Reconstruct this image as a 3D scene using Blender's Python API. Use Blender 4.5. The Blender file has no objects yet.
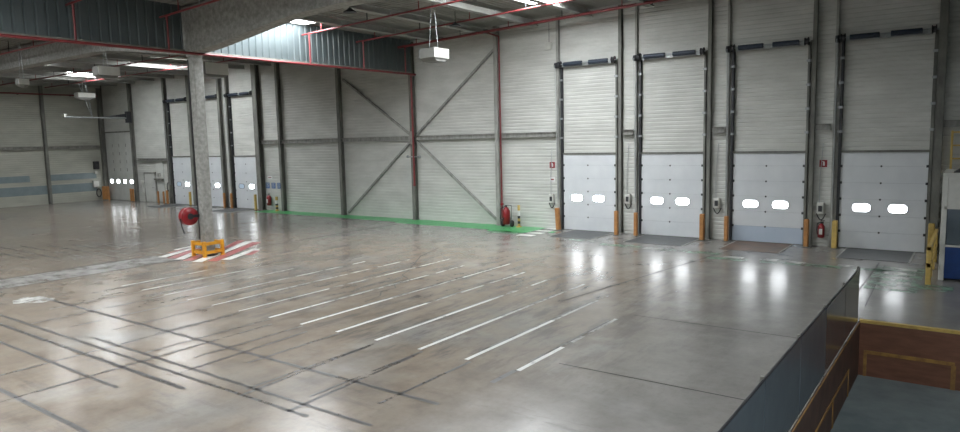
import bpy, math, random
from mathutils import Vector, Matrix
random.seed(7)
sc = bpy.context.scene
COL = sc.collection

# ------------------------------------------------------------------ camera
FPX, YAW, PITCH, ROLL = 682.18, 0.6301, 0.1111, -0.0232
CAM = Vector((56.218, -25.68, 3.898))
F0 = Vector((-math.sin(YAW), math.cos(YAW), 0)); R0 = Vector((math.cos(YAW), math.sin(YAW), 0)); U0 = Vector((0, 0, 1))
Fw = F0*math.cos(PITCH) - U0*math.sin(PITCH)
Up = U0*math.cos(PITCH) + F0*math.sin(PITCH)
Rt = R0*math.cos(ROLL) + Up*math.sin(ROLL)
Up = Up*math.cos(ROLL) - R0*math.sin(ROLL)
cd = bpy.data.cameras.new('camera'); cam = bpy.data.objects.new('camera', cd); COL.objects.link(cam)
cd.sensor_width = 36; cd.lens = 36*FPX/960; cd.clip_end = 300; cd.clip_start = 0.05
cam.matrix_world = Matrix(((Rt.x, Up.x, -Fw.x, CAM.x), (Rt.y, Up.y, -Fw.y, CAM.y), (Rt.z, Up.z, -Fw.z, CAM.z), (0, 0, 0, 1)))
sc.camera = cam
# ------------------------------------------------------------------ light and exposure
w = bpy.data.worlds.new('world'); sc.world = w; w.use_nodes = True
w.node_tree.nodes['Background'].inputs[0].default_value = (.75, .85, 1, 1)
w.node_tree.nodes['Background'].inputs[1].default_value = 1.0
SKYLIGHT = 33.0      # radiance of the daylight in the roof lights
PANE = 12.0           # radiance of the daylight in the door windows
sc.view_settings.view_transform = 'Standard'; sc.view_settings.look = 'None'
sc.view_settings.gamma = 1; sc.view_settings.use_curve_mapping = False
sc.view_settings.exposure = 0.0
sc.cycles.use_denoising = True
sc.cycles.max_bounces = 8; sc.cycles.diffuse_bounces = 5; sc.cycles.sample_clamp_indirect = 8

# ------------------------------------------------------------------ materials
M = {}
def nm(name):
    m = bpy.data.materials.new(name); m.use_nodes = True; M[name] = m
    nt = m.node_tree; return m, nt, nt.nodes['Principled BSDF']
def N(nt, t, **k):
    n = nt.nodes.new(t)
    for a, b in k.items():
        if a in n.inputs.keys(): n.inputs[a].default_value = b
        else: setattr(n, a, b)
    return n
def ramp(nt, fac, stops):
    r = nt.nodes.new('ShaderNodeValToRGB'); e = r.color_ramp.elements
    while len(e) < len(stops): e.new(.5)
    for i, (p, c) in enumerate(stops):
        e[i].position = p; e[i].color = (*c, 1) if len(c) == 3 else c
    nt.links.new(fac, r.inputs[0]); return r.outputs[0]
def mix(nt, fac, a, b, mode='MIX'):
    m = nt.nodes.new('ShaderNodeMix'); m.data_type = 'RGBA'; m.blend_type = mode
    for v, i in ((fac, 0), (a, 6), (b, 7)):
        if isinstance(v, (float, int)): m.inputs[i].default_value = v
        elif isinstance(v, tuple): m.inputs[i].default_value = (*v, 1)
        else: nt.links.new(v, m.inputs[i])
    return m.outputs[2]
def noise(nt, scale, detail=4, rough=.6, vec=None, stretch=None):
    tc = N(nt, 'ShaderNodeTexCoord'); mp = N(nt, 'ShaderNodeMapping')
    if stretch: mp.inputs['Scale'].default_value = stretch
    nt.links.new(tc.outputs['Object'], mp.inputs[0])
    n = N(nt, 'ShaderNodeTexNoise'); n.inputs['Scale'].default_value = scale; n.inputs['Detail'].default_value = detail; n.inputs['Roughness'].default_value = rough
    nt.links.new(mp.outputs[0], n.inputs['Vector']); return n.outputs['Fac']
def mat(name, c1, c2=None, rough=.5, metal=0, scale=3, stretch=None, lo=.35, hi=.65, bump=0, bscale=40):
    m, nt, b = nm(name)
    c2 = c2 or tuple(v*.8 for v in c1)
    nt.links.new(ramp(nt, noise(nt, scale, stretch=stretch), [(lo, c1), (hi, c2)]), b.inputs['Base Color'])
    b.inputs['Roughness'].default_value = rough; b.inputs['Metallic'].default_value = metal
    if bump:
        bp = N(nt, 'ShaderNodeBump'); bp.inputs['Strength'].default_value = bump; bp.inputs['Distance'].default_value = .01
        nt.links.new(noise(nt, bscale), bp.inputs['Height']); nt.links.new(bp.outputs[0], b.inputs['Normal'])
    return m
def emis(name, col, s):
    m, nt, b = nm(name); b.inputs['Base Color'].default_value = (*col, 1)
    b.inputs['Emission Color'].default_value = (*col, 1); b.inputs['Emission Strength'].default_value = s
    return m

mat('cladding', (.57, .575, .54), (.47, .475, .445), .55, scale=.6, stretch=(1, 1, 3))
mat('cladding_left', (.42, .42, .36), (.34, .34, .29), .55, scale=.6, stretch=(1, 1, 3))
mat('blue_strip', (.22, .27, .275), (.18, .225, .24), .25, scale=2)
mat('door_white', (.66, .685, .70), (.60, .625, .645), .4, scale=1.2)
mat('door_blue_grey', (.46, .53, .62), (.42, .49, .58), .4, scale=1.2)
mat('door_grey', (.56, .57, .54), (.50, .51, .48), .5, scale=2)
mat('seam', (.34, .36, .38), rough=.6)
mat('steel_dusty', (.20, .20, .175), (.11, .11, .10), .7, scale=3, stretch=(1, 1, .4))
mat('steel_light', (.36, .36, .33), (.20, .20, .185), .65, scale=4, stretch=(1, 1, .3))
mat('beam_dust', (.30, .29, .26), (.16, .155, .14), .8, scale=4)
mat('black', (.016, .018, .022), (.03, .03, .034), .45)
mat('pane_frame', (.10, .12, .15), (.08, .10, .12), .4)
mat('rubber', (.03, .03, .03), (.05, .05, .05), .7)
mat('galvanised', (.42, .44, .45), (.32, .34, .35), .4, .6, scale=8)
mat('spring_blue', (.045, .060, .09), (.028, .038, .055), .45, .2, scale=20)
mat('curtain', (.088, .108, .112), (.07, .088, .092), .42, .1, scale=1)
mat('roof_deck', (.29, .29, .265), (.23, .23, .21), .6, scale=1)
mat('roof_member', (.34, .34, .315), (.27, .27, .25), .7, scale=2)
mat('concrete', (.36, .36, .335), (.20, .20, .185), .85, scale=7, lo=.3, hi=.7, bump=.4, bscale=14)
mat('red_pipe', (.22, .034, .036), (.15, .026, .028), .4, scale=5)
mat('red_gloss', (.27, .012, .018), (.20, .01, .014), .3)
mat('orange', (.47, .22, .07), (.33, .15, .05), .5, scale=8)
mat('orange_bright', (.72, .34, .02), (.60, .26, .015), .45, scale=9)
mat('yellow_dirty', (.42, .24, .06), (.25, .13, .045), .6, scale=6)
mat('yellow', (.60, .42, .12), (.46, .32, .09), .5, scale=8)
mat('white_box', (.62, .62, .58), (.52, .52, .48), .5)
mat('heater_grey', (.20, .20, .185), (.17, .17, .155), .5)
mat('grille_white', (.66, .66, .62), (.6, .6, .56), .5)
mat('grey_box', (.36, .36, .33), (.30, .30, .275), .5)
mat('wood_ply_shaded', (.13, .07, .05), (.08, .045, .034), .6, scale=2.5)  # pit side plywood, its shade put into a darker colour
mat('wood_ply', (.22, .10, .06), (.14, .06, .037), .6, scale=2.5, stretch=(1, 1, 5), lo=.3, hi=.7)
mat('barrier_sheet', (.14, .17, .195), (.105, .13, .155), .30, .25, scale=2)
mat('barrier_grey', (.12, .125, .125), (.10, .105, .105), .16, .2, scale=2)
mat('pit_floor', (.24, .29, .30), (.15, .19, .20), .5, scale=1.2)
mat('blue_panel', (.012, .055, .22), (.01, .045, .18), .4)
mat('blue_sign', (.03, .10, .30), (.05, .14, .36), .4)
mat('paint_white_sign', (.75, .75, .73), rough=.5)
mat('hall_wall', (.22, .22, .20), (.18, .18, .165), .7, scale=.5)
mat('lever_plate', (.10, .105, .105), (.065, .068, .07), .55, scale=2.5, lo=.3, hi=.7, bump=.3, bscale=60)
mat('lever_rust', (.17, .105, .07), (.09, .07, .06), .55, scale=2, lo=.3, hi=.7)
emis('skylight_panel', (.93, .97, 1.0), SKYLIGHT)
emis('bright_pane', (.93, .97, 1.0), PANE)
m, nt, b = nm('cabin_glass'); b.inputs['Base Color'].default_value = (.5, .6, .68, 1); b.inputs['Roughness'].default_value = .05; b.inputs['Transmission Weight'].default_value = .85; b.inputs['IOR'].default_value = 1.3
m, nt, b = nm('blue_pane'); b.inputs['Base Color'].default_value = (.30, .38, .45, 1); b.inputs['Emission Color'].default_value = (.42, .5, .58, 1); b.inputs['Emission Strength'].default_value = .55

# polished, stained concrete floor
m, nt, b = nm('floor_concrete')
L = nt.links.new
tc = N(nt, 'ShaderNodeTexCoord'); sp = N(nt, 'ShaderNodeSeparateXYZ'); L(tc.outputs['Object'], sp.inputs[0])
def math_(op, a, b_=None, c=None, clamp=False):
    n = N(nt, 'ShaderNodeMath'); n.operation = op; n.use_clamp = clamp
    for i, v in enumerate((a, b_, c)):
        if v is None: continue
        if isinstance(v, (int, float)): n.inputs[i].default_value = v
        else: L(v, n.inputs[i])
    return n.outputs[0]
n_big = noise(nt, .22, 5, .55); n_mid = noise(nt, 1.1, 6, .65); n_str = noise(nt, .8, 7, .75, stretch=(2.6, .55, 1)); n_fine = noise(nt, 9, 5, .7)
def smooth(v, lo, hi):
    r = N(nt, 'ShaderNodeMapRange'); r.interpolation_type = 'SMOOTHSTEP'; r.clamp = True
    r.inputs[1].default_value = lo; r.inputs[2].default_value = hi; L(v, r.inputs[0]); return r.outputs[0]
grey = ramp(nt, n_mid, [(.30, (.195, .188, .174)), (.70, (.270, .260, .240))])
brown = ramp(nt, n_mid, [(.28, (.165, .134, .104)), (.50, (.240, .197, .153)), (.75, (.278, .240, .197))])
# traffic-worn brown area of the marked bays, greyer towards the docks and the barrier
bx_ = math_('SUBTRACT', 1.0, smooth(sp.outputs[0], 48.0, 53.0)); by_ = math_('SUBTRACT', 1.0, smooth(sp.outputs[1], -9.0, -2.0))
msk = math_('MULTIPLY', bx_, by_); msk = math_('MULTIPLY', msk, smooth(n_big, .25, .48), clamp=True)
col = mix(nt, msk, grey, brown)
dk = math_('MULTIPLY', smooth(n_str, .46, .62), .74)
dk = math_('MULTIPLY', dk, math_('ADD', math_('MULTIPLY', bx_, .85), .15))
dk = math_('MULTIPLY', dk, math_('ADD', math_('MULTIPLY', math_('MULTIPLY', smooth(sp.outputs[1], -17.2, -15.8), math_('SUBTRACT', 1.0, smooth(sp.outputs[1], -9.5, -6.0))), .8), .2))
col = mix(nt, dk, col, (.095, .092, .088))
col = mix(nt, math_('MULTIPLY', smooth(n_fine, .45, .75), .22), col, (.13, .125, .115))
dkx = math_('MULTIPLY', math_('MULTIPLY', smooth(noise(nt, .9, 7, .75, stretch=(.45, 2.4, 1)), .53, .66), math_('SUBTRACT', 1.0, smooth(sp.outputs[1], -18.0, -16.5))), .35)
col = mix(nt, dkx, col, (.10, .095, .09))
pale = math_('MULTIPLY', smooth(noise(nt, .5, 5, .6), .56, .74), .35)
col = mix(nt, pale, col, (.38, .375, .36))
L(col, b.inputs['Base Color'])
rg = N(nt, 'ShaderNodeMapRange'); rg.inputs[1].default_value = .3; rg.inputs[2].default_value = .7; rg.inputs[3].default_value = .17; rg.inputs[4].default_value = .262
L(n_mid, rg.inputs[0]); L(rg.outputs[0], b.inputs['Roughness'])
bp = N(nt, 'ShaderNodeBump'); bp.inputs['Strength'].default_value = .12; bp.inputs['Distance'].default_value = .02
L(noise(nt, 5, 3, .5), bp.inputs['Height']); L(bp.outputs[0], b.inputs['Normal'])
FLOORC = m
def worn(name, colr, lo, hi, scale=4, rough=.35, stretch=None, base=.0):
    """paint or rubber worn through to the concrete"""
    m, nt, b = nm(name); b.inputs['Base Color'].default_value = (*colr, 1); b.inputs['Roughness'].default_value = rough; b.inputs['Specular IOR Level'].default_value = .5 if rough < .5 else .1
    tr = N(nt, 'ShaderNodeBsdfTransparent'); mx = N(nt, 'ShaderNodeMixShader')
    r = ramp(nt, noise(nt, scale, 5, .7, stretch=stretch), [(lo, (1, 1, 1)), (hi, (base,)*3)])
    nt.links.new(r, mx.inputs[0]); nt.links.new(tr.outputs[0], mx.inputs[1]); nt.links.new(b.outputs[0], mx.inputs[2])
    nt.links.new(mx.outputs[0], nt.nodes['Material Output'].inputs[0]); return m
worn('paint_white', (.66, .66, .63), .58, .74, 3)
worn('paint_white_faint', (.48, .48, .45), .45, .60, 2.5, stretch=(1, .5, 1))
worn('paint_green', (.07, .36, .125), .60, .85, 2.5)
worn('paint_green_worn', (.17, .30, .20), .40, .60, 3)
worn('paint_red', (.33, .085, .085), .55, .75, 3)
worn('scuff_dark', (.06, .057, .054), .50, .62, 2.2, stretch=(.5, .5, 1))
worn('scuff_dark_x', (.068, .064, .06), .54, .70, 1.3, base=.12)
worn('scuff_soft', (.09, .085, .08), .36, .62, 1.6, base=0)
worn('band_pale', (.27, .262, .245), .40, .70, 1.5, base=.1)
worn('joint', (.06, .058, .055), .60, .85, 2, base=.3, rough=.9)

# ------------------------------------------------------------------ mesh builder
class MB:
    def __init__(s): s.v = []; s.f = []; s.m = []; s.mats = []; s.cur = 0; s.sm = []
    def use(s, name):
        if name not in s.mats: s.mats.append(name)
        s.cur = s.mats.index(name); return s
    def add(s, vs, fs, smooth=False):
        o = len(s.v); s.v += [tuple(x) for x in vs]
        for f in fs: s.f.append([i+o for i in f]); s.m.append(s.cur); s.sm.append(smooth)
        return s
    def box(s, x0, x1, y0, y1, z0, z1):
        v = [(x, y, z) for z in (z0, z1) for y in (y0, y1) for x in (x0, x1)]
        return s.add(v, [(0, 2, 3, 1), (4, 5, 7, 6), (0, 1, 5, 4), (2, 6, 7, 3), (0, 4, 6, 2), (1, 3, 7, 5)])
    def bbox(s, x0, x1, y0, y1, z0, z1, b=.01):
        """box with chamfered edges"""
        cx, cy, cz = (x0+x1)/2, (y0+y1)/2, (z0+z1)/2; hx, hy, hz = (x1-x0)/2, (y1-y0)/2, (z1-z0)/2
        b = min(b, hx*.45, hy*.45, hz*.45)
        vs = []; idx = {}
        for sx in (-1, 1):
            for sy in (-1, 1):
                for sz in (-1, 1):
                    for a in range(3):
                        d = [hx-b, hy-b, hz-b]; d[a] = (hx, hy, hz)[a]
                        idx[(sx, sy, sz, a)] = len(vs); vs.append((cx+sx*d[0], cy+sy*d[1], cz+sz*d[2]))
        fs = []
        for a in range(3):
            o = [k for k in range(3) if k != a]
            for sg in (-1, 1):
                q = []
                for p, r in ((-1, -1), (1, -1), (1, 1), (-1, 1)):
                    t = [0, 0, 0]; t[a] = sg; t[o[0]] = p; t[o[1]] = r; q.append(idx[(*t, a)])
                fs.append(q)
        for a in range(3):   # edges running along axis a
            o = [k for k in range(3) if k != a]
            for p in (-1, 1):
                for r in (-1, 1):
                    def k_(sg, ax):
                        t = [0, 0, 0]; t[a] = sg; t[o[0]] = p; t[o[1]] = r; return idx[(*t, ax)]
                    fs.append([k_(-1, o[0]), k_(1, o[0]), k_(1, o[1]), k_(-1, o[1])])
        for sx in (-1, 1):
            for sy in (-1, 1):
                for sz in (-1, 1): fs.append([idx[(sx, sy, sz, a)] for a in range(3)])
        return s.add(vs, fs)
    def tube(s, a, b, r, r2=None, n=12, caps=True):
        a = Vector(a); b = Vector(b); d = (b-a).normalized(); r2 = r if r2 is None else r2
        u = d.orthogonal().normalized(); w_ = d.cross(u)
        vs = [a+(u*math.cos(t)+w_*math.sin(t))*r for t in [2*math.pi*i/n for i in range(n)]] + [b+(u*math.cos(t)+w_*math.sin(t))*r2 for t in [2*math.pi*i/n for i in range(n)]]
        s.add(vs, [(i, (i+1) % n, n+(i+1) % n, n+i) for i in range(n)], True)
        if caps: s.add(vs, [tuple(reversed(range(n))), tuple(range(n, 2*n))])
        return s
    def path(s, pts, r, n=8):
        for a, b in zip(pts, pts[1:]): s.tube(a, b, r, n=n)
        return s
    def lathe(s, c, axis, prof, n=20):
        c = Vector(c); d = Vector(axis).normalized(); u = d.orthogonal().normalized(); w_ = d.cross(u); vs = []
        for h, r in prof:
            vs += [c+d*h+(u*math.cos(2*math.pi*i/n)+w_*math.sin(2*math.pi*i/n))*r for i in range(n)]
        k = len(prof); fs = [(j*n+i, j*n+(i+1) % n, (j+1)*n+(i+1) % n, (j+1)*n+i) for j in range(k-1) for i in range(n)]
        s.add(vs, fs, True); s.add(vs, [tuple(reversed(range(n))), tuple(range((k-1)*n, k*n))]); return s
    def prism(s, pts, ax, a0, a1):
        """polygon pts in the plane normal to axis ax, extruded a0..a1"""
        def P(p, t):
            l = list(p); l.insert(ax, t); return tuple(l)
        n = len(pts); vs = [P(p, a0) for p in pts] + [P(p, a1) for p in pts]
        return s.add(vs, [tuple(range(n)), tuple(reversed(range(n, 2*n)))] + [(i, n+i, n+(i+1) % n, (i+1) % n) for i in range(n)])
    def bar(s, a, b, w_, h, up=(0, 0, 1)):
        a = Vector(a); b = Vector(b); d = (b-a).normalized(); x = d.cross(Vector(up)).normalized()*w_/2; z = x.cross(d).normalized()*h/2
        vs = [p+i*x+j*z for p in (a, b) for i, j in ((-1, -1), (1, -1), (1, 1), (-1, 1))]
        return s.add(vs, [(3, 2, 1, 0), (4, 5, 6, 7)] + [(i, (i+1) % 4, 4+(i+1) % 4, 4+i) for i in range(4)])
    def ibeam(s, a, b, w_, h, t=.015, up=(0, 0, 1)):
        """rolled H section: two flanges and a web"""
        a = Vector(a); b = Vector(b); d = (b-a).normalized(); x = d.cross(Vector(up)).normalized(); z = x.cross(d).normalized()
        s.bar(a+z*(h/2-t/2), b+z*(h/2-t/2), w_, t, up); s.bar(a-z*(h/2-t/2), b-z*(h/2-t/2), w_, t, up); s.bar(a, b, t, h-2*t, up); return s
    def quad(s, pts, z):
        return s.add([(x, y, z) for x, y in pts], [tuple(range(len(pts)))])
    def build(s, name, material=None, parent=None, loc=None):
        me = bpy.data.meshes.new(name)
        off = Vector(loc) if loc is not None else (parent_loc(parent) if parent else Vector((0, 0, 0)))
        me.from_pydata([tuple(Vector(v)-off) for v in s.v], [], s.f)
        if material: me.materials.append(M[material])
        else:
            for x in s.mats: me.materials.append(M[x])
            me.polygons.foreach_set('material_index', s.m)
        me.polygons.foreach_set('use_smooth', s.sm)
        import bmesh
        bm = bmesh.new(); bm.from_mesh(me); bmesh.ops.recalc_face_normals(bm, faces=[f for f in bm.faces]); bm.to_mesh(me); bm.free()
        o = bpy.data.objects.new(name, me); COL.objects.link(o)
        if parent: o.parent = parent
        if loc is not None: o.location = loc
        return o
def parent_loc(p):
    l = Vector((0, 0, 0))
    while p: l += p.location; p = p.parent
    return l
def tag(o, label=None, cat=None, group=None, kind=None):
    if label: o['label'] = label
    if cat: o['category'] = cat
    if group: o['group'] = group
    if kind: o['kind'] = kind
    return o
def thing(name, loc, label, cat, group=None, kind=None):
    o = bpy.data.objects.new(name, None); COL.objects.link(o); o.location = loc; o.empty_display_size = .2
    return tag(o, label, cat, group, kind)

# ------------------------------------------------------------------ SETTING
XL, XR, YN, ZR = 1.9, 72.0, -30.0, 8.75       # hall extents, roof underside at the curtain
SLOPE = .028
def RZ(x): return ZR+SLOPE*max(0, x-33.8)     # the roof climbs gently to the right
PX, PY, PZ = 54.4, -9.85, -1.17               # loading pit corner and depth

# floor, with everything painted or scuffed on it
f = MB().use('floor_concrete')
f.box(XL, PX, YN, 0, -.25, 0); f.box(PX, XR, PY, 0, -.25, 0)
Z = [.002]
def strip(mt, x0, x1, y0, y1):
    f.use(mt).quad([(x0, y0), (x1, y0), (x1, y1), (x0, y1)], Z[0]); 
def seg(mt, a, b, w_):
    a = Vector((*a, 0)); b = Vector((*b, 0)); n = (b-a).normalized().cross(U0)*w_/2
    f.use(mt).quad([(p.x, p.y) for p in (a-n, b-n, b+n, a+n)], Z[0])
# pale rail band across the hall in the line of the column and the smoke curtain
strip('band_pale', 32.3, 33.95, -24, -12.9); Z[0] = .003
strip('joint', 33.95, 34.02, -24, -2); strip('joint', 32.2, 32.26, -24, -13)
# green walkway along the dock wall
strip('paint_green', 21.9, 33.5, -1.25, -.02); strip('paint_green', 33.5, 39.2, -1.6, -.02); strip('paint_green', 39.2, 41.1, -1.95, -.02); strip('paint_green_worn', 39.4, 41.1, -2.4, -1.6)
Z[0] = .005
strip('paint_white_faint', 39.1, 39.95, -1.12, -.98)
for y0 in (-2.6, -1.86, -1.15, -.42):
    f.use('paint_white').quad([(41.15, y0), (41.87, y0+.05), (41.9, y0+.43), (41.18, y0+.38)], Z[0])
strip('paint_green', 41.9, 42.15, -1.3, -.9)
# worn walkway in front of the docks
Z[0] = .003
for x0, x1, y0, y1 in ((43.6, 45.0, -2.75, -2.45), (45.2, 46.8, -3.3, -2.9), (48.5, 49.6, -3.5, -3.05), (49.4, 50.6, -4.25, -3.85), (51.0, 53.2, -4.15, -3.75), (53.5, 54.5, -4.2, -3.7), (47.2, 48.4, -3.35, -3.0)):
    strip('paint_green_worn', x0, x1, y0, y1)
for x0, x1, y0, y1 in ((44.2, 44.7, -2.75, -2.5), (46.9, 47.6, -3.35, -3.0), (49.8, 50.4, -3.85, -3.5), (50.9, 51.4, -3.8, -3.4), (51.7, 52.2, -3.95, -3.55), (53.05, 53.45, -3.75, -3.45)):
    strip('paint_white_faint', x0, x1, y0, y1)
strip('paint_green_worn', 54.05, 55.2, -6.6, -3.2); strip('paint_green_worn', 55.2, 55.9, -6.1, -5.4)
Z[0] = .005
for k in range(5):
    y0 = -3.65-.68*k; strip('paint_white_faint', 54.3, 55.02, y0, y0+.36)
# red and white hatching around the column
Z[0] = .004
d = Vector((-.60, .80)); n_ = Vector((.80, .60))
for a, b, c_, wd in (((31.7, -11.75), (31.45, -10.9), 'paint_white', .28), ((32.2, -12.3), (31.7, -11.2), 'paint_red', .22), ((32.86, -12.95), (31.85, -11.2), 'paint_white', .34), ((33.4, -12.95), (32.2, -11.1), 'paint_red', .34),
                     ((33.9, -12.95), (32.6, -11.2), 'paint_white', .34), ((34.4, -12.9), (32.9, -10.8), 'paint_red', .34), ((34.3, -12.0), (31.8, -8.95), 'paint_red', .32), ((34.95, -12.9), (32.35, -8.95), 'paint_white', .38),
                     ((35.3, -12.55), (32.85, -8.95), 'paint_red', .36), ((35.45, -12.1), (34.45, -10.2), 'paint_white', .34), ((35.3, -11.1), (34.7, -10.3), 'paint_red', .25)):
    seg(c_, a, b, wd)
# parking bay lines, worn white, one every 1.12 m
Z[0] = .004
for x, y1, yf in ((50.1, -14.75, -12.4), (49.0, -13.2, -10.5), (47.88, -13.5, -9.6), (46.75, -12.3, -9.5), (45.62, -13.4, -9), (44.49, -13.4, -8), (43.39, -14.6, -9), (42.25, -13.5, -8.2), (41.15, -14.0, -9), (40.05, -14.2, -10), (38.95, -15.0, -12), (37.8, -15.4, -13), (36.7, -15.5, -13.5)):
    strip('paint_white', x-(.045 if x > 42.5 else .028), x+(.045 if x > 42.5 else .028), -16.3, y1); strip('paint_white_faint', x-.04, x+.04, y1, yf)
Z[0] = .003
for i, x in enumerate((50.1, 49.0, 47.88, 46.75, 45.62, 44.49, 43.39, 42.25, 41.15, 40.05, 38.95, 37.8)):
    if i: strip('scuff_dark', x+.10, x+.16, -19.5+(i*37 % 10)*.12, -16.35)
    strip('scuff_dark', x-.10, x-.05, -15.8, -12.6+(i*29 % 10)*.2)
strip('scuff_dark', 50.0, 50.1, -17.0, -16.3)
strip('scuff_dark_x', 36.0, 49.9, -18.22, -18.13); strip('scuff_dark_x', 35.5, 48.6, -19.59, -19.52); strip('scuff_dark_x', 41.5, 49.6, -19.31, -19.24)
strip('scuff_dark', 36.0, 46.0, -19.95, -19.86); strip('scuff_dark_x', 38.5, 45.0, -20.52, -20.45); strip('scuff_dark_x', 41.0, 46.6, -21.64, -21.56); strip('scuff_dark', 43.0, 48.5, -22.6, -22.5)
for x in (48.2, 47.05, 45.2, 44.05, 42.6): seg('scuff_dark', (x, -22.0 if x < 44.5 else -19.6), (x-.15, -16.6), .07)
f.use('paint_white_faint').quad([(35.95, -18.75), (36.4, -18.9), (36.95, -18.4), (36.8, -18.05), (36.2, -18.1), (35.8, -18.4)], .004)
for k in range(9): strip('scuff_dark', 20+k*.9, 26+k*.9, -17.5+k*.62, -17.43+k*.62)
# slab joints
strip('joint', 50.5, PX, -15.62, -15.59); strip('joint', 50.3, PX, -11.93, -11.90); seg('joint', (48.3, -11.6), (49.95, -.1), .045); strip('joint', 54.0, 54.03, -9.5, -2.6)
seg('joint', (54.35, -8.6), (54.2, -3), .02); seg('joint', (54.6, -7.0), (55.0, -3.2), .02)
pts = [(44.2, -14.1), (44.05, -13.4), (43.7, -13.0), (43.75, -12.5), (43.3, -12.1), (43.2, -11.4), (42.7, -11.1), (42.4, -10.5), (42.15, -10.1), (41.0, -8.3), (40.4, -6.6)]
for a, b in zip(pts, pts[1:]): seg('joint', a, b, .035)
fl = f.build('floor'); tag(fl, 'polished grey brown concrete hall floor with worn white bay lines', 'floor', kind='structure')

# ceiling: ribbed roof deck
c = MB(); y = YN; vs = []; pit = .25
while y < 0:
    for dy, z in ((0, ZR), (.08, ZR), (.11, ZR+.045), (.22, ZR+.045)): vs.append((y+dy, z))
    y += pit
n = len(vs); c.add([(XL-.2, a, z) for a, z in vs] + [(33.8, a, z) for a, z in vs] + [(XR, a, z+RZ(XR)-ZR) for a, z in vs], [(i+k, i+1+k, n+i+1+k, n+i+k) for k in (0, n) for i in range(n-1)])
ce = c.build('ceiling', 'roof_deck'); md = ce.modifiers.new('thickness', 'SOLIDIFY'); md.thickness = .05; md.offset = 1
tag(ce, 'ribbed pale grey steel roof deck over the hall', 'ceiling', kind='structure')

def ribbed_wall(mb, axis, pos, a0, a1, z0, z1, out, pitch=.15, dep=.011):
    """horizontal ribbed sheet cladding; out = direction the ribs stick out"""
    vs = []; z = z0
    while z < z1-1e-6:
        for dz, d_ in ((0, 0), (.02, dep), (pitch-.045, dep), (pitch-.025, 0)):
            if z+dz < z1: vs.append((pos+out*d_, z+dz))
        z += pitch
    vs.append((pos, z1)); n = len(vs)
    P = (lambda a, q: (a, q[0], q[1])) if axis == 'x' else (lambda a, q: (q[0], a, q[1]))
    mb.add([P(a0, q) for q in vs] + [P(a1, q) for q in vs], [(i, i+1, n+i+1, n+i) for i in range(n-1)])
    back = pos-out*.12
    mb.add([P(a0, (back, z0)), P(a1, (back, z0)), P(a1, (back, z1)), P(a0, (back, z1))], [(0, 1, 2, 3)])
b_ = MB(); ribbed_wall(b_, 'x', 0, XL-.2, XR, -.2, 9.8, -1); wb = b_.build('wall_back', 'cladding'); tag(wb, 'white horizontally ribbed cladding wall behind the dock doors', 'wall', kind='structure')
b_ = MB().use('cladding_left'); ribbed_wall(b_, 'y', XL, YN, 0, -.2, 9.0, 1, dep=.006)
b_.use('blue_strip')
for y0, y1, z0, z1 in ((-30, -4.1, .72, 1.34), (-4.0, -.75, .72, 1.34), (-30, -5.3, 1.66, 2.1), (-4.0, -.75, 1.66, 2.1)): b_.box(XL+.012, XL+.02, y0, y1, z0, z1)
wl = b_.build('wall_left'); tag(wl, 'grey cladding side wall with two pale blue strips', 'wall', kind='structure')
b_ = MB(); b_.box(XL-.2, XR, YN-.2, YN, -.2, 9.8); tag(b_.build('wall_front', 'hall_wall'), 'plain hall wall', 'wall', kind='structure')
b_ = MB(); b_.box(XR, XR+.2, YN-.2, 0, -1.4, 9.8); tag(b_.build('wall_right', 'hall_wall'), 'plain hall wall', 'wall', kind='structure')

# loading pit: plywood-faced sides, yellow edging, grey floor
p_ = MB(); p_.box(PX, XR, YN, PY, PZ-.2, PZ); tag(p_.build('floor_pit', 'pit_floor'), 'sunken grey green loading pit floor at the right', 'floor', kind='structure')
p_ = MB().use('wood_ply'); p_.box(PX, XR, PY-.05, PY, PZ, -.06); p_.use('yellow'); p_.box(PX, XR, PY-.06, PY+.05, -.05, .008); p_.use('yellow_dirty')
p_.box(54.5, 56.06, PY-.075, PY-.05, -.69, -.62); p_.box(54.5, 54.56, PY-.075, PY-.05, PZ, -.69); p_.box(56.0, 56.08, PY-.075, PY-.05, PZ, -.69)
p_.box(56.4, 58.5, PY-.075, PY-.05, -.69, -.62)
tag(p_.build('wall_pit_end'), 'brown plywood end wall of the pit with yellow edging', 'wall', kind='structure')
p_ = MB().use('wood_ply_shaded'); p_.box(PX+.001, PX+.012, YN, PY-.05, PZ, -.012); p_.use('yellow_dirty')  # side boards use the plywood tone with shade painted in
p_.box(PX+.012, PX+.022, -16.5, -11.3, -.69, -.64); p_.box(PX+.012, PX+.022, -11.36, -11.3, PZ, -.69); p_.box(PX+.012, PX+.022, -13.1, -13.0, PZ, -.69)
p_.use('yellow_dirty'); p_.box(PX+.012, PX+.022, YN, PY-.05, -.04, -.015)
tag(p_.build('wall_pit_side'), 'brown plywood side wall of the pit under the dark barrier', 'wall', kind='structure')

# ------------------------------------------------------------------ steel frame of the dock wall
def column(x, z1, label, wd=.2, dp=.24, light=False, y=-.016):
    z1 = RZ(x)-.015
    m_ = MB(); mt = 'steel_light' if light else 'steel_dusty'
    m_.ibeam((x, y-dp/2, 0), (x, y-dp/2, z1), wd, dp, .02, up=(0, 1, 0))
    m_.box(x-wd/2-.04, x+wd/2+.04, y-dp-.03, y, 0, .02)
    o = m_.build('steel_column', mt, loc=(x, y, 0)); return tag(o, label, 'column', 'steel columns of the dock wall')
ZC = ZR-.02
column(2.12, ZC, 'dark steel column in the far left corner of the hall', .3, .3)
column(6.55, ZC, 'dark steel column between the tall four window door and the personnel door')
column(11.2, ZC, 'steel column right of the personnel door in the far wall')
column(14.2, ZC, 'steel column just right of the far dock door, left of the concrete column', .3)
column(14.78, ZC, 'steel column almost hidden behind the concrete column')
column(17.62, ZC, 'steel column right of the dock door seen beside the concrete column', .22, .28)
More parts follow.
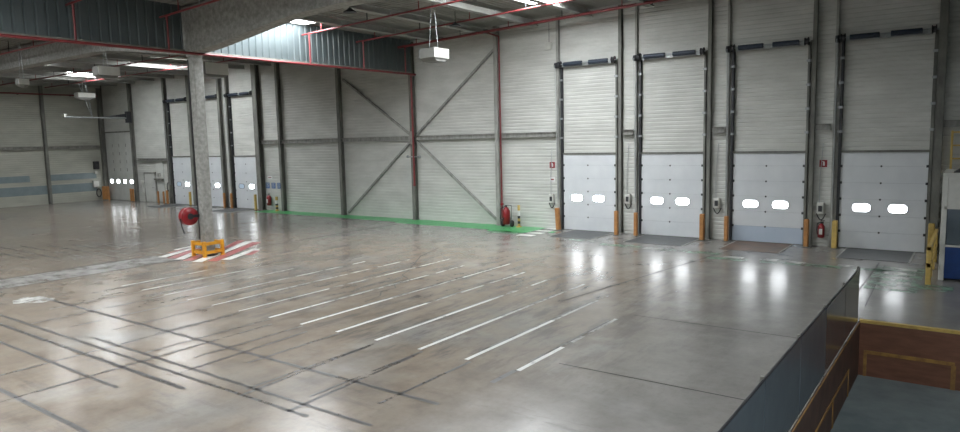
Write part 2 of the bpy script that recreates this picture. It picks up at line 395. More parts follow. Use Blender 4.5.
column(18.40, ZC, 'thin dark column left of the dock door next to the posters', .12, .24)
column(21.32, ZC, 'wide dark column between a dock door and the blue posters', .4, .3)
column(23.35, ZC, 'steel column just right of the three blue posters')
column(28.42, ZC, 'lone steel column on the blank wall right of the posters', light=False)
column(33.62, ZC, 'steel column at the middle of the X bracing behind the red drop pipe')
column(38.70, ZC, 'steel column beside the wheeled red extinguisher', light=True)
column(41.80, ZC, 'pale steel column left of the dock door nearest the zebra bars', .12, .15, light=True)
for xr, lb in ((44.62, 'first'), (48.15, 'second'), (51.65, 'third')):
    column(xr, ZC, {'first': 'steel column right of the dock door nearest the zebra bars', 'second': 'steel column right of the second dock door from the zebra bars', 'third': 'steel column left of the small wall mounted extinguisher'}[lb], .13, .16)
    column(xr+.66, ZC, {'first': 'light narrow column left of the second dock door from the zebra bars', 'second': 'light narrow column left of the dock door with the blue grey bottom panel', 'third': 'light narrow column right of the small wall mounted extinguisher'}[lb], .08, .10, light=True)
column(55.22, ZC, 'dark column right of the rightmost dock door', .22, .24)
def wbeam(a, b, label, h=.2, wd=.2, z=4.06):
    m_ = MB(); m_.use('steel_light' if h > .15 else 'beam_dust'); m_.ibeam((a[0], a[1], z), (b[0], b[1], z), wd, h, .018); m_.use('beam_dust').bar((a[0], a[1], z+h/2+.004), (b[0], b[1], z+h/2+.004), wd*.96, .008)
    o = m_.build('wall_beam', loc=(a[0], a[1], z)); return tag(o, label, 'beam', 'horizontal beams of the walls')
yb = -.13
for x0, x1, lb in ((21.53, 23.24, 'short horizontal beam above the three blue posters'), (23.46, 28.31, 'horizontal beam across the blank bay right of the posters'), (28.53, 33.5, 'horizontal beam across the left half of the X bracing'),
                   (33.74, 38.59, 'horizontal beam across the right half of the X bracing'), (38.81, 41.62, 'horizontal beam above the wheeled extinguisher bay'), (44.74, 45.17, 'short beam between the first two right hand dock doors'),
                   (48.27, 48.70, 'short beam above the chain control between dock doors'), (51.77, 52.20, 'short beam above the small wall mounted extinguisher'), (55.34, 71.8, 'horizontal beam behind the white cabin')):
    wbeam((x0, yb), (x1, yb), lb)
wbeam((7.0, yb), (11.1, yb), 'beam directly above the personnel door in the far wall', .16, .2, 3.06)
for y0, y1, lb in ((-30, -4.24, 'beam on the left side wall, nearer half'), (-4.02, -.35, 'beam on the left side wall, short bay at the corner')):
    m_ = MB(); m_.use('beam_dust'); m_.ibeam((XL+.13, y0, 4.04), (XL+.13, y1, 4.04), .2, .2, .018)
    tag(m_.build('wall_beam', loc=(XL, y0, 4.04)), lb, 'beam', 'horizontal beams of the walls')
m_ = MB(); m_.ibeam((XL+.14, -4.13, 0), (XL+.14, -4.13, ZC), .2, .24, .02, up=(1, 0, 0)); tag(m_.build('steel_column', 'steel_dusty', loc=(XL, -4.13, 0)), 'dark steel column in the middle of the left side wall', 'column', 'steel columns of the dock wall')
# dust-covered bottom rail along the wall foot
# diagonal braces of the two middle bays
zb = 4.06
for a, b, lb in (((28.75, 7.25), (33.45, 4.2), 'diagonal brace, upper left arm of the X bracing'), ((33.8, 4.2), (38.55, 7.9), 'diagonal brace, upper right arm of the X bracing'),
                 ((33.45, 3.92), (28.75, .15), 'diagonal brace, lower left arm of the X bracing'), ((33.8, 3.92), (38.5, .25), 'diagonal brace, lower right arm of the X bracing')):
    m_ = MB(); m_.bar((a[0], -.10, a[1]), (b[0], -.10, b[1]), .10, .10, (0, 1, 0))
    o = m_.build('diagonal_brace', 'steel_light', loc=(a[0], -.1, a[1])); tag(o, lb, 'brace', 'diagonal wall braces')
m_ = MB(); m_.box(33.5, 33.75, -.29, -.265, 3.75, 4.4); tag(m_.build('gusset_plate', 'steel_light', loc=(33.6, -.27, 4)), 'small steel plate where the four diagonal braces meet', 'plate')

# ------------------------------------------------------------------ dock doors
def rounded(cx, cz, w_, h, r, n=5):
    pts = []
    for sx, sz, a0 in ((1, 1, 0), (-1, 1, 90), (-1, -1, 180), (1, -1, 270)):
        for k in range(n+1):
            t = math.radians(a0+90*k/n); pts.append((cx+sx*(w_/2-r)+r*math.cos(t), cz+sz*(h/2-r)+r*math.sin(t)))
    return pts
SEAMS = (.57, 1.11, 1.66, 2.20, 2.75)
def pane(parent, cx, cz, w_, h, y, mt='bright_pane', r=.12):
    fr = MB(); o = rounded(cx, cz, w_+.045, h+.045, r+.02); i = rounded(cx, cz, w_, h, r); n = len(o)
    vs = [(a, y-.018, b) for a, b in o]+[(a, y-.018, b) for a, b in i]+[(a, y+.004, b) for a, b in o]+[(a, y+.004, b) for a, b in i]
    fr.add(vs, [(k, (k+1) % n, n+(k+1) % n, n+k) for k in range(n)] + [(k, (k+1) % n, 2*n+(k+1) % n, 2*n+k) for k in range(n)] + [(n+k, n+(k+1) % n, 3*n+(k+1) % n, 3*n+k) for k in range(n)])
    f_ = fr.build('window_frame', 'pane_frame', parent)
    g = MB(); g.prism(rounded(cx, cz, w_+.01, h+.01, r), 1, y-.006, y-.001); g.build('pane', mt, f_)
def dock_door(num, x0, x1, label, full=True, bottom=False, shaft=6.93, panes=('bright_pane', 'bright_pane')):
    root = thing('door_%d' % num, (x0, -.02, 0), label, 'door', 'dock doors', 'structure')
    W = x1-x0; y0, y1 = -.075, -.025
    zs = (.01,)+SEAMS+(3.2,)
    m_ = MB()
    for k in range(6):
        m_.use('door_blue_grey' if (bottom and k == 0) else 'door_white'); m_.bbox(x0, x1, y0, y1, zs[k]+.002, zs[k+1]-.002, .004)
    m_.use('seam').box(x0+.01, x1-.01, -.06, -.03, .02, 3.19)
    m_.use('rubber').box(x0, x1, -.07, -.03, .0, .03)
    panel_o = m_.build('door_panel', None, root)
    m_ = MB(); m_.box(x0-.05, x1+.05, -.12, -.016, 3.2, 3.27); m_.build('lintel_seal', 'steel_dusty', root)
    for k, fx in enumerate((.265, .685)): pane(root, x0+W*fx, 1.375, .53, .27, y0-.001, panes[k])
    for z in SEAMS:
        h = MB(); h.box(x0+W*.48-.022, x0+W*.48+.022, y0-.012, y0, z-.035, z+.025); h.tube((x0+W*.48-.03, y0-.014, z), (x0+W*.48+.03, y0-.014, z), .01, n=8); h.build('hinge', 'black', panel_o)
        for sx, xx in ((1, x0+.02), (-1, x1-.02)):
            h = MB(); h.box(xx-.035, xx+.035, y0-.03, y0, z-.04, z+.04); h.tube((xx, y0-.03, z), (xx-sx*.07, y0-.03, z), .025, n=8); h.build('roller_bracket', 'black', root)
    for xx in (x0-.05, x1+.05):
        g = MB(); g.box(xx-.035, xx+.035, -.13, -.016, 0, shaft-.1); g.box(xx-.05, xx+.05, -.05, -.016, 0, shaft+.05)
        g.build('guide_rail', 'black' if xx < x1 else 'steel_dusty', root)
        for z in (3.9, 4.7, 5.5, 6.3):
            g = MB(); g.box(xx-.07, xx+.07, -.16, -.10, z-.04, z+.04); g.build('rail_bracket', 'galvanised', root)
    # counterbalance shaft with its springs and cable drums
    s_ = MB(); s_.tube((x0-.25, -.26, shaft), (x1+.12, -.26, shaft), .02); shaft_o = s_.build('torsion_shaft', 'galvanised', root)
    s_ = MB(); s_.box(x0+.05, x1-.1, -.22, -.19, shaft-.11, shaft+.05)
    for xx in (x0+.25, (x0+x1)/2, x1-.3): s_.box(xx-.03, xx+.03, -.20, -.015, shaft-.1, shaft+.04)
    s_.build('mounting_rail', 'galvanised', root)
    for a, b in ((x0+.15, x0+1.0), (x0+1.3, x0+2.15)):
        prof = [(0, .02), (.01, .085)]; k = 26; L_ = b-a
        for q in range(k): prof += [(.01+(L_-.02)*(q+.25)/k, .092), (.01+(L_-.02)*(q+.75)/k, .074)]
        prof += [(L_-.01, .085), (L_, .02)]
        s_ = MB(); s_.lathe((a, -.26, shaft), (1, 0, 0), prof, 14); s_.build('spring', 'spring_blue', shaft_o)
    for xx, sx in ((x0-.04, 1), (x1-.02, 1)):
        s_ = MB(); s_.lathe((xx-.06, -.26, shaft), (1, 0, 0), [(0, .03), (.0, .13), (.02, .13), (.03, .10), (.10, .10), (.11, .14), (.13, .14), (.13, .03)], 18); s_.build('cable_drum', 'black', shaft_o)
    s_ = MB(); s_.lathe((x0-.25, -.26, shaft-.02), (1, 0, 0), [(0, .02), (0, .12), (.11, .12), (.11, .02)], 16); s_.box(x0-.22, x0-.16, -.20, -.015, shaft-.12, shaft+.1); s_.build('chain_wheel', 'black', root)
    s_ = MB(); s_.tube((x0-.20, -.38, shaft-.02), (x0-.20, -.24, 1.3), .010, n=6); s_.tube((x0-.20, -.14, shaft-.02), (x0-.20, -.2, 1.3), .010, n=6); s_.build('hand_chain', 'galvanised', root)
    return root
dock_door(1, 11.55, 13.95, 'far white dock door left of the concrete column', panes=('blue_pane', 'bright_pane'), shaft=7.0)
dock_door(2, 15.03, 17.43, 'white dock door partly hidden behind the concrete column', panes=('blue_pane', 'bright_pane'), shaft=7.0)
dock_door(3, 18.60, 21.04, 'white dock door just left of the three blue posters', panes=('blue_pane', 'bright_pane'), shaft=7.0)
dock_door(4, 42.0, 44.40, 'white dock door beside the zebra bars and the green walkway')
dock_door(5, 45.50, 47.93, 'white dock door second to the right of the green walkway')
dock_door(6, 49.03, 51.43, 'white dock door with a blue grey bottom panel', bottom=True)
dock_door(7, 52.54, 55.00, 'rightmost white dock door beside the yellow railing')

# tall drive-in door at the far corner: stacked vertical leaves, four panes
root = thing('door_8', (2.3, -.02, 0), 'tall grey drive in door with four windows at the far corner', 'door', kind='structure')
m_ = MB().use('door_grey')
for k in range(4): m_.bbox(2.4+k*.98, 2.4+(k+1)*.98-.012, -.075, -.025, .02, 5.05, .012)
m_.use('seam').box(2.4, 6.3, -.06, -.03, .02, 5.04); m_.build('door_leaves', None, root)
m_ = MB(); m_.box(2.3, 6.4, -.12, -.016, 5.05, 5.15); m_.build('lintel_seal', 'steel_dusty', root)
for k in range(4): pane(root, 2.89+k*.98, 1.42, .46, .28, -.076, r=.1)
for k in range(3):
    for z in (2.3, 2.9, 3.5, 4.1):
        h = MB(); h.box(2.4+(k+1)*.98-.03, 2.4+(k+1)*.98+.02, -.09, -.075, z-.12, z+.12); h.build('hinge', 'steel_dusty', root)
# personnel door and grey lobby panel under the far beam
root = thing('door_9', (7.6, -.02, 0), 'grey personnel door in the far wall under a low beam', 'door', kind='structure')
m_ = MB(); m_.bbox(7.75, 9.15, -.09, -.02, .02, 2.05, .01); m_.build('door_leaf', 'door_grey', root)
m_ = MB()
for x in (7.66, 9.15): m_.box(x, x+.09, -.12, -.016, 0, 2.15)
m_.box(7.66, 9.24, -.12, -.016, 2.05, 2.15); m_.build('door_frame', 'steel_light', root)
m_ = MB(); m_.tube((8.95, -.14, 1.05), (8.75, -.14, 1.05), .012); m_.tube((8.95, -.14, 1.05), (8.95, -.09, 1.05), .012); m_.build('door_handle', 'black', root)
m_ = MB(); m_.box(7.2, 7.45, -.20, -.016, 1.2, 1.55); m_.box(7.25, 7.4, -.14, -.016, .6, 1.2); tag(m_.build('switch_box', 'white_box', loc=(7.3, -.02, 1.2)), 'small pale switch box left of the personnel door', 'switch box')
t = thing('duct_panel', (9.4, -.02, 0), 'grey upright panel with a ledge right of the personnel door', 'wall panel')
m_ = MB(); m_.box(9.35, 10.25, -.09, -.016, .1, 2.95); m_.build('panel', 'door_grey', t)
m_ = MB(); m_.box(9.3, 10.3, -.28, -.09, 1.62, 1.72); m_.build('ledge', 'steel_dusty', t)
m_ = MB(); m_.box(9.65, 9.9, -.2, -.09, 1.85, 2.1); m_.build('bracket', 'steel_light', t)
m_ = MB()
for k in range(12):
    a, b = 2*math.pi*k/12, 2*math.pi*(k+1)/12
    m_.tube((10.75, -.08+.0*k, 1.15+.32*math.sin(a)) if 0 else (10.75+.16*math.cos(a), -.06, 1.15+.3*math.sin(a)), (10.75+.16*math.cos(b), -.06, 1.15+.3*math.sin(b)), .03, n=8)
tag(m_.build('cable_coil', 'black', loc=(10.75, -.06, 1.15)), 'black cable coil hung on the wall left of the far dock door', 'cable')

# dock levelers: steel plates in the floor before each door
for x0, x1, mt, lb in ((42.55, 44.35, 'lever_plate', 'dark steel leveler plate before the dock door by the zebra bars'), (45.75, 47.9, 'lever_plate', 'dark steel leveler plate with a green smear just beyond it'),
                       (49.25, 51.1, 'lever_rust', 'rust brown leveler plate before the door with the blue grey bottom'), (52.85, 54.72, 'lever_plate', 'dark leveler plate before the rightmost dock door'),
                       (11.7, 13.65, 'lever_plate', 'leveler plate before the far dock door'), (15.2, 17.3, 'lever_plate', 'leveler plate before the dock door behind the concrete column'), (18.85, 20.9, 'lever_plate', 'leveler plate before the dock door next to the posters')):
    t = thing('dock_leveler', ((x0+x1)/2, -1.2, 0), lb, 'dock leveler', 'dock levelers')
    m_ = MB(); m_.box(x0, x1, -2.25, -.14, .001, .012); m_.build('plate', mt, t)
    for xx in (x0-.05, x1):
        m_ = MB(); m_.box(xx, xx+.05, -2.25, -.14, .001, .016); m_.build('edge_angle', 'steel_light', t)

# ------------------------------------------------------------------ roof structure
def roofbeam(lbl, yc, sgn, x_a, x_b):
    """haunched precast beam springing from the concrete column"""
    prof = [(34.0, 7.13), (34.75, 7.16), (35.6, 7.24), (37.0, 7.42), (38.4, 7.6), (39.6, 7.72), (41.0, 7.78), (x_b, 7.78), (x_b, 8.68+(SLOPE*(x_b-34) if sgn > 0 else 0)), (34.0, 8.68)]
    prof = [(34.0+sgn*(a-34.0), z) for a, z in prof]
    m_ = MB(); m_.prism(prof, 1, yc-.2, yc+.2)
    lower = [(a, z) for a, z in prof[:8]]
    for (a, z), (c_, z2) in zip(lower, lower[1:]): m_.bar((a, yc, z+.05), (c_, yc, z2+.05), .5, .12)
    o = m_.build('concrete_beam', 'concrete', loc=(34.0, yc, 7)); return tag(o, lbl, 'beam', 'arched concrete roof beams')
roofbeam('arched concrete beam rising right from the column across the top', -11.85, 1, 0, 71.9)
roofbeam('arched concrete beam in shade left of the column beyond the curtain', -11.85, -1, 0, 66.0)
t = thing('concrete_column', (34.0, -11.85, 0), 'free standing grey concrete column in the middle of the hall', 'column')
m_ = MB(); m_.bbox(33.82, 34.18, -12.03, -11.67, 0, 7.0, .03); m_.build('shaft', 'concrete', t)
m_ = MB(); m_.bbox(33.80, 34.20, -12.06, -11.64, 6.98, 8.68, .02); m_.build('column_head', 'concrete', t)
m_ = MB(); m_.tube((33.86, -12.05, .6), (33.86, -12.05, 6.9), .018, n=8); m_.build('conduit', 'black', t)
# purlins run from the concrete beam to the dock wall
P_ = [2.6+2.55*k for k in range(19)]
for k, x in enumerate(P_):
    if abs(x-33.8) < .4: x += .6
    m_ = MB(); r = RZ(x)-.11; m_.box(x-.09, x+.09, -11.62, -.3, r-.21, r); m_.box(x-.14, x+.14, -11.6, -.3, r-.22, r-.19)
    o = m_.build('purlin', 'roof_member', loc=(x, -6, r))
    words = ('first', 'second', 'third', 'fourth', 'fifth', 'sixth', 'seventh', 'eighth', 'ninth', 'tenth', 'eleventh', 'twelfth', 'thirteenth')
    nr = 12-k if x < 33 else k-12
    tag(o, 'shaded roof purlin, %s to the left from the smoke curtain' % words[nr-1] if x < 33 else 'pale roof purlin, %s to the right from the smoke curtain' % words[nr], 'purlin', 'roof purlins left of the curtain' if x < 33 else 'roof purlins right of the curtain')

# skylights: those in view, then unseen ones added for their light
SK = [((33.95, 35.5, -11.2, -6.9), 'skylight close against the smoke curtain'), ((42.35, 44.25, -10.6, -3.05), 'large skylight over the dock wall at the top edge'),
      ((15.4, 17.0, -10.3, -9.4), 'leftmost far skylight seen under the curtain'), ((18.3, 20.2, -5.8, -3.1), 'brightest far skylight seen under the curtain'), ((9.0, 11.8, -5.7, -4.0), 'smallest far skylight beyond the hanging heater'),
      ]
SK += [((x0, x0+1.6, y0, y0+3), 'added unseen skylight in the near part of the roof') for x0, y0 in ((37.4, -22), (42.0, -23), (46.5, -23), (31.5, -24), (29, -19), (20, -19), (11, -22), (40.5, -28.5))]  # out of view, added to light the foreground and balance the walls
SK += [((57.0, 59.6, -22.5, -19.5), 'added unseen skylight above the loading pit')]  # out of view, added to brighten the pit and the barrier
for (x0, x1, y0, y1), lb in SK:
    zr = RZ(x0)-.006
    t = thing('skylight', ((x0+x1)/2, (y0+y1)/2, zr), lb, 'skylight', 'added unseen skylights over the camera' if 'near part' in lb else 'roof skylights')
    m_ = MB(); e = .06
    m_.prism([(x0-e, y0-e), (x1+e, y0-e), (x1+e, y1+e), (x0-e, y1+e)], 2, zr-.012, zr)
    for a in ((x0-e, x1+e, y0-e, y0), (x0-e, x1+e, y1, y1+e), (x0-e, x0, y0, y1), (x1, x1+e, y0, y1)): m_.box(a[0], a[1], a[2], a[3], zr-.06, zr-.012)
    m_.build('curb', 'white_box', t)
    m_ = MB(); m_.box(x0, x1, y0, y1, zr-.035, zr-.015); m_.build('diffuser', 'skylight_panel', t)

# smoke curtain of corrugated sheet hanging below the roof
CX = 33.8
def curtain(y0, y1, lb):
    vs = []; y = y0
    while y < y1-1e-6:
        for dy, dx in ((0, 0), (.03, .04), (.24, .04), (.27, 0)):
            if y+dy < y1: vs.append((CX+dx-.02, y+dy))
        y += .30
    vs.append((CX-.02, y1)); n = len(vs); m_ = MB()
    m_.add([(a, b, 7.24) for a, b in vs] + [(a, b, 8.73) for a, b in vs], [(i, i+1, n+i+1, n+i) for i in range(n-1)])
    t = thing('smoke_curtain', (CX, (y0+y1)/2, 7.24), lb, 'smoke curtain')
    o = m_.build('sheet', 'curtain', t); md = o.modifiers.new('s', 'SOLIDIFY'); md.thickness = .006
    m_ = MB(); m_.box(CX-.06, CX+.05, y0, y1, 7.19, 7.24); m_.build('edge_rail', 'steel_dusty', t)
curtain(-11.58, -.3, 'corrugated blue grey smoke curtain from the column to the dock wall')
curtain(YN+.1, -12.12, 'shaded corrugated smoke curtain on the near side of the column')

# sprinkler pipes
RED = [(-1.27, 8.32), (-3.97, 8.30), (-6.96, 8.28), (-9.95, 8.25), (-12.95, 8.22), (-15.87, 8.21), (-18.8, 8.2)]
names = ['nearest the dock wall', 'second from the dock wall', 'passing the skylight by the curtain', 'just behind the arched beam', 'just in front of the arched beam', 'at the upper left edge', 'overhead near the camera']
PX_ = 34.29      # line of the main pipe and risers, clear of the column
for (y, z), nme in zip(RED, names):
    for side, (xa, xb) in (('right', (CX+.06, 71.8)), ('left', (2.4, CX-.12))):
        if y > -1.5 and side == 'left': continue
        sl = .034 if side == 'right' else 0
        def zz(x): return z+sl*(x-xa)
        t = thing('sprinkler_pipe', (xa, y, z), ('red sprinkler pipe under the roof ' if side == 'right' else 'red sprinkler pipe left of the curtain ')+nme, 'pipe', 'red sprinkler pipes')
        rr = .058 if y > -1.5 else .034
        m_ = MB(); m_.tube((xa, y, z), (xb, y, zz(xb)), rr); pipe_o = m_.build('pipe', 'red_pipe', t)
        k = 0; x = xa+1.15
        while x < xb-1:
            m_ = MB(); m_.box(x-.014, x+.014, y-.014, y+.014, zz(x)+rr*.8, RZ(x)-.01); m_.build('hanger', 'red_pipe' if k % 2 == 0 else 'black', t)
            m_ = MB(); m_.tube((x+1.2, y, zz(x+1.2)+.03), (x+1.2, y, zz(x+1.2)+.14), .014, n=8); m_.lathe((x+1.2, y, zz(x+1.2)+.14), (0, 0, 1), [(0, .012), (.01, .035), (.02, .035), (.03, .01)], 10); m_.build('sprinkler_head', 'galvanised', pipe_o)
            x += 2.55; k += 1
    if abs(y+9.95) < .1: continue
    m_ = MB(); m_.tube((PX_, y, 7.12), (PX_, y, z-.03), .033); m_.lathe((PX_, y, z-.12), (0, 0, 1), [(0, .045), (.1, .045)], 12)
    tag(m_.build('riser_pipe', 'red_pipe', loc=(PX_, y, 7.2)), 'red riser up the smoke curtain to the pipe ' + nme, 'pipe', 'risers on the smoke curtain')
t = thing('main_pipe', (CX+.12, -.4, 7.18), 'long red main pipe along the bottom edge of the smoke curtain', 'pipe')
m_ = MB(); m_.tube((PX_, -29.8, 7.07), (PX_, -.6, 7.07), .046, n=16); m_.tube((PX_, -.6, 7.07), (CX, -.36, 7.07), .046, n=16); m_.build('pipe', 'red_pipe', t)
m_ = MB(); m_.tube((CX+.0, -.36, 7.12), (CX+.0, -.36, 1.75), .05, n=14); m_.lathe((CX, -.36, 1.7), (0, 0, 1), [(0, .03), (.02, .07), (.1, .07), (.12, .05)], 14); m_.build('drop_pipe', 'red_pipe', t)
m_ = MB(); m_.tube((CX-.35, -.36, 3.15), (CX+.35, -.36, 3.15), .03); m_.lathe((CX-.42, -.36, 3.15), (1, 0, 0), [(0, .07), (.05, .07)], 12); m_.lathe((CX+.37, -.36, 3.15), (1, 0, 0), [(0, .07), (.05, .07)], 12); m_.build('test_valve', 'galvanised', t)
t = thing('drop_pipe', (38.95, -.3, 0), 'thin red pipe down the wall to the wheeled extinguisher', 'pipe')
m_ = MB(); m_.path([(38.95, -1.22, 8.46), (38.95, -.3, 8.4), (38.95, -.3, .35)], .035, 12); m_.build('pipe', 'red_pipe', t)
m_ = MB(); m_.tube((39.0, -.3, 1.0), (39.0, -.42, 1.0), .05); m_.build('valve', 'red_gloss', t)
t = thing('wall_pipe', (XL+.16, -8, 7.84), 'dark red pipe high along the left side wall', 'pipe')
m_ = MB(); m_.tube((XL+.32, -29.8, 7.84), (XL+.32, -.35, 7.84), .05, n=14); m_.build('pipe', 'red_pipe', t)
for y in (-2.2, -5.6, -9):
    m_ = MB(); m_.box(XL+.016, XL+.32, y-.02, y+.02, 7.77, 7.80); m_.build('bracket', 'black', t)

# ------------------------------------------------------------------ hanging heaters and other roof gear
def heater(x, y, z, wx, wy, h, lb, rods=2):
    t = thing('unit_heater', (x, y, z), lb, 'heater', 'hanging unit heaters')
    m_ = MB(); m_.bbox(x-wx/2, x+wx/2, y-wy/2, y+wy/2, z-h/2, z+h/2, .02)
    m_.prism([(y-wy/2+.02, z-h/2), (y+wy/2-.02, z-h/2), (y+wy/2-.18, z-h/2-.1), (y-wy/2+.18, z-h/2-.1)], 0, x-wx/2+.04, x+wx/2-.04)
    cas = m_.build('casing', 'heater_grey', t)
    m_ = MB()
    m_.bbox(x+wx/2, x+wx/2+.02, y-wy/2+.01, y+wy/2-.01, z-h/2+.01, z+h/2-.01, .01)
    for k in range(5):
        zz = z-h/2+.06+k*(h-.12)/4; m_.bar((x+wx/2+.03, y-wy/2+.08, zz), (x+wx/2+.03, y+wy/2-.08, zz), .03, .008)
    m_.build('outlet_grille', 'grille_white', cas)
    m_ = MB(); m_.lathe((x-wx/2-.05, y, z), (1, 0, 0), [(0, h*.3), (.05, h*.38)], 16); m_.build('fan_ring', 'black', cas)
    for dx in (-.2, .2)[:rods]:
        m_ = MB(); m_.tube((x+dx, y, z+h/2), (x+dx*.3, y, 7.86 if abs(y+11.85) < .3 else RZ(x)+.004), .014, n=6); m_.build('hanging_rod', 'galvanised', t)
heater(40.15, -6.25, 7.02, .72, .84, .36, 'grey unit heater hanging in front of the X braced wall')
heater(29.7, -8.5, 7.13, .95, 1.1, .5, 'large grey unit heater hanging just right of the concrete column')
heater(28.0, -12.02, 6.95, .5, .85, .36, 'grey unit heater hanging under the curtain left of the column')
heater(20.9, -12.35, 7.0, .38, .45, .28, 'small unit heater at the far left under the roof')
heater(14.3, -6.7, 6.98, .5, .95, .28, 'pale unit heater hanging above the long rail on the left')
# long pale rail hung out from the wall on the left, with its V wires
t = thing('jib_rail', (6.8, -.3, 6.3), 'long pale rail jutting from the far wall above the tall door', 'rail')
m_ = MB(); m_.tube((6.75, -.3, 6.02), (6.75, -4.75, 6.06), .05, n=10); m_.build('rail_tube', 'galvanised', t)
m_ = MB(); m_.box(6.62, 6.88, -.6, -.27, 5.7, 6.5); m_.prism([(-.6, 6.1), (-2.2, 6.1), (-.6, 6.35)], 0, 6.7, 6.8); m_.build('wall_bracket', 'black', t)
m_ = MB(); m_.tube((6.75, -2.9, 6.06), (6.75, -3.75, ZR-.01), .03, n=6); m_.tube((6.75, -2.9, 6.06), (6.75, -3.2, ZR-.01), .03, n=6); m_.build('stay_wire', 'galvanised', t)
m_ = MB(); m_.box(6.68, 6.82, -4.75, -4.6, 6.05, 6.25); m_.build('end_stop', 'white_box', t)
# conical pendants
for x, y, lb in ((38.75, -8.95, 'black conical pendant lamp near the arched beam'), (39.5, -4.1, 'black conical pendant lamp above the hanging heater')):
    t = thing('pendant_lamp', (x, y, ZR), lb, 'lamp', 'black pendant lamps')
    zt = 8.28
    m_ = MB(); zt = RZ(x)-.45; m_.lathe((x, y, zt-.14), (0, 0, 1), [(0, .23), (.02, .23), (.10, .10), (.15, .05)], 20); m_.build('lamp_shade', 'black', t)
    m_ = MB(); m_.tube((x, y, zt), (x, y, RZ(x)-.01), .012, n=6); m_.build('cord', 'black', t)
t = thing('alarm_box', (41.35, -.1, 7.9), 'small white box hung by a wire high on the pale wall', 'alarm')
m_ = MB(); m_.bbox(41.2, 41.5, -.16, -.015, 7.62, 7.92, .02); m_.build('casing', 'white_box', t)
m_ = MB(); m_.tube((41.35, -.05, 7.92), (41.35, -.05, ZR), .01, n=6); m_.build('wire', 'black', t)

# ------------------------------------------------------------------ posts, bollards, signs
def bollard(x, y, h, mt, lb, w_=.15, lean=0):
    t = thing('guard_post', (x, y, 0), lb, 'bollard', 'guard posts at the dock doors')
    m_ = MB(); m_.bbox(x-w_/2, x+w_/2, y-w_/2, y+w_/2, .015, h, .02); m_.build('post', mt, t)
    m_ = MB(); m_.bbox(x-w_/2-.04, x+w_/2+.04, y-w_/2-.04, y+w_/2+.04, 0, .018, .004); m_.build('base_plate', 'steel_dusty', t)
    if lean: t.rotation_euler = (0, lean, 0)
    return t
for a in ((41.92, -.42, .95, 'orange', 'leaning orange post at the zebra bars', .17, -.06), (44.75, -.78, .98, 'orange', 'orange post right of the dock door beside the zebra bars', .15, 0), (45.5, -.62, .93, 'orange', 'orange post left of the second dock door from the zebra bars', .14, 0),
          (48.1, -.62, .99, 'orange', 'orange post right of the second dock door from the zebra bars', .16, 0), (48.93, -.45, .93, 'orange', 'orange post left of the door with the blue grey bottom panel', .14, 0), (51.62, -.5, .96, 'orange', 'rusty orange post left of the small wall extinguisher', .15, 0),
          (52.48, -.45, .95, 'yellow', 'yellow post right of the small wall extinguisher', .16, 0), (55.18, -.5, 1.0, 'yellow', 'yellow post against the wall behind the railing', .17, 0),
          (6.2, -.4, .95, 'orange', 'orange post at the right foot of the tall four window door', .12, 0), (6.62, -.45, .95, 'orange', 'darker orange post touching the one by the tall door', .12, 0), (9.95, -.4, .85, 'orange', 'black topped post right of the personnel door', .11, 0),
          (10.65, -.4, .85, 'orange', 'middle post of the three right of the personnel door', .11, 0), (11.3, -.5, .95, 'orange', 'post at the left foot of the far dock door', .13, 0), (13.85, -.35, .9, 'yellow', 'yellow post at the right foot of the far dock door', .13, 0),
          (17.95, -.5, .95, 'orange', 'orange post left in the pair between two far dock doors', .13, 0), (18.7, -.5, .95, 'orange', 'orange post right in the pair between two far dock doors', .13, 0), (21.2, -.55, .95, 'yellow', 'yellow post left of the posters wall', .13, 0)):
    bollard(*a)
# wide orange guard at the corner
t = thing('corner_guard', (2.6, -.5, 0), 'wide orange steel guard around the far corner column', 'guard'); m_ = MB()
m_.prism([(2.2, -.4), (2.55, -.72), (2.95, -.5), (2.95, -.36), (2.58, -.55), (2.3, -.36)], 2, 0, 1.05); m_.build('shield', 'orange', t)
m_ = MB(); m_.prism([(2.18, -.39), (2.55, -.75), (2.98, -.5), (2.6, -.54)], 2, .0, .06); m_.build('foot', 'steel_dusty', t)
# chain and push button controls between doors
def control(x, z, lb, s=1):
    t = thing('door_control', (x, -.05, z), lb, 'control box', 'dock door controls')
    m_ = MB(); m_.bbox(x-.11*s, x+.11*s, -.17, -.016, z-.20, z+.18, .015); bo = m_.build('box', 'white_box', t)
    m_ = MB(); m_.bbox(x-.06, x+.06, -.19, -.17, z-.12, z+.08, .008); m_.build('button_plate', 'black', bo)
    m_ = MB(); m_.path([(x-.04, -.08, z+.18), (x-.06, -.06, z+.9), (x+.02, -.06, z+2.2)], .012, 6); m_.build('conduit', 'galvanised', t)
    m_ = MB(); pts = [(x+.024*k-.12, -.12, z-.19-.22*math.sin(math.pi*k/12)) for k in range(13)]; m_.path(pts, .02, 6); m_.build('cable_loop', 'black', t)
control(41.42, 1.32, 'small white control box left of the dock door by the zebra bars')
control(44.94, 1.42, 'control box with a cable loop above two orange posts')
control(48.47, 1.38, 'control box and cable left of the door with the blue grey bottom')
control(51.97, 1.32, 'dark cabled control box above the small wall extinguisher')
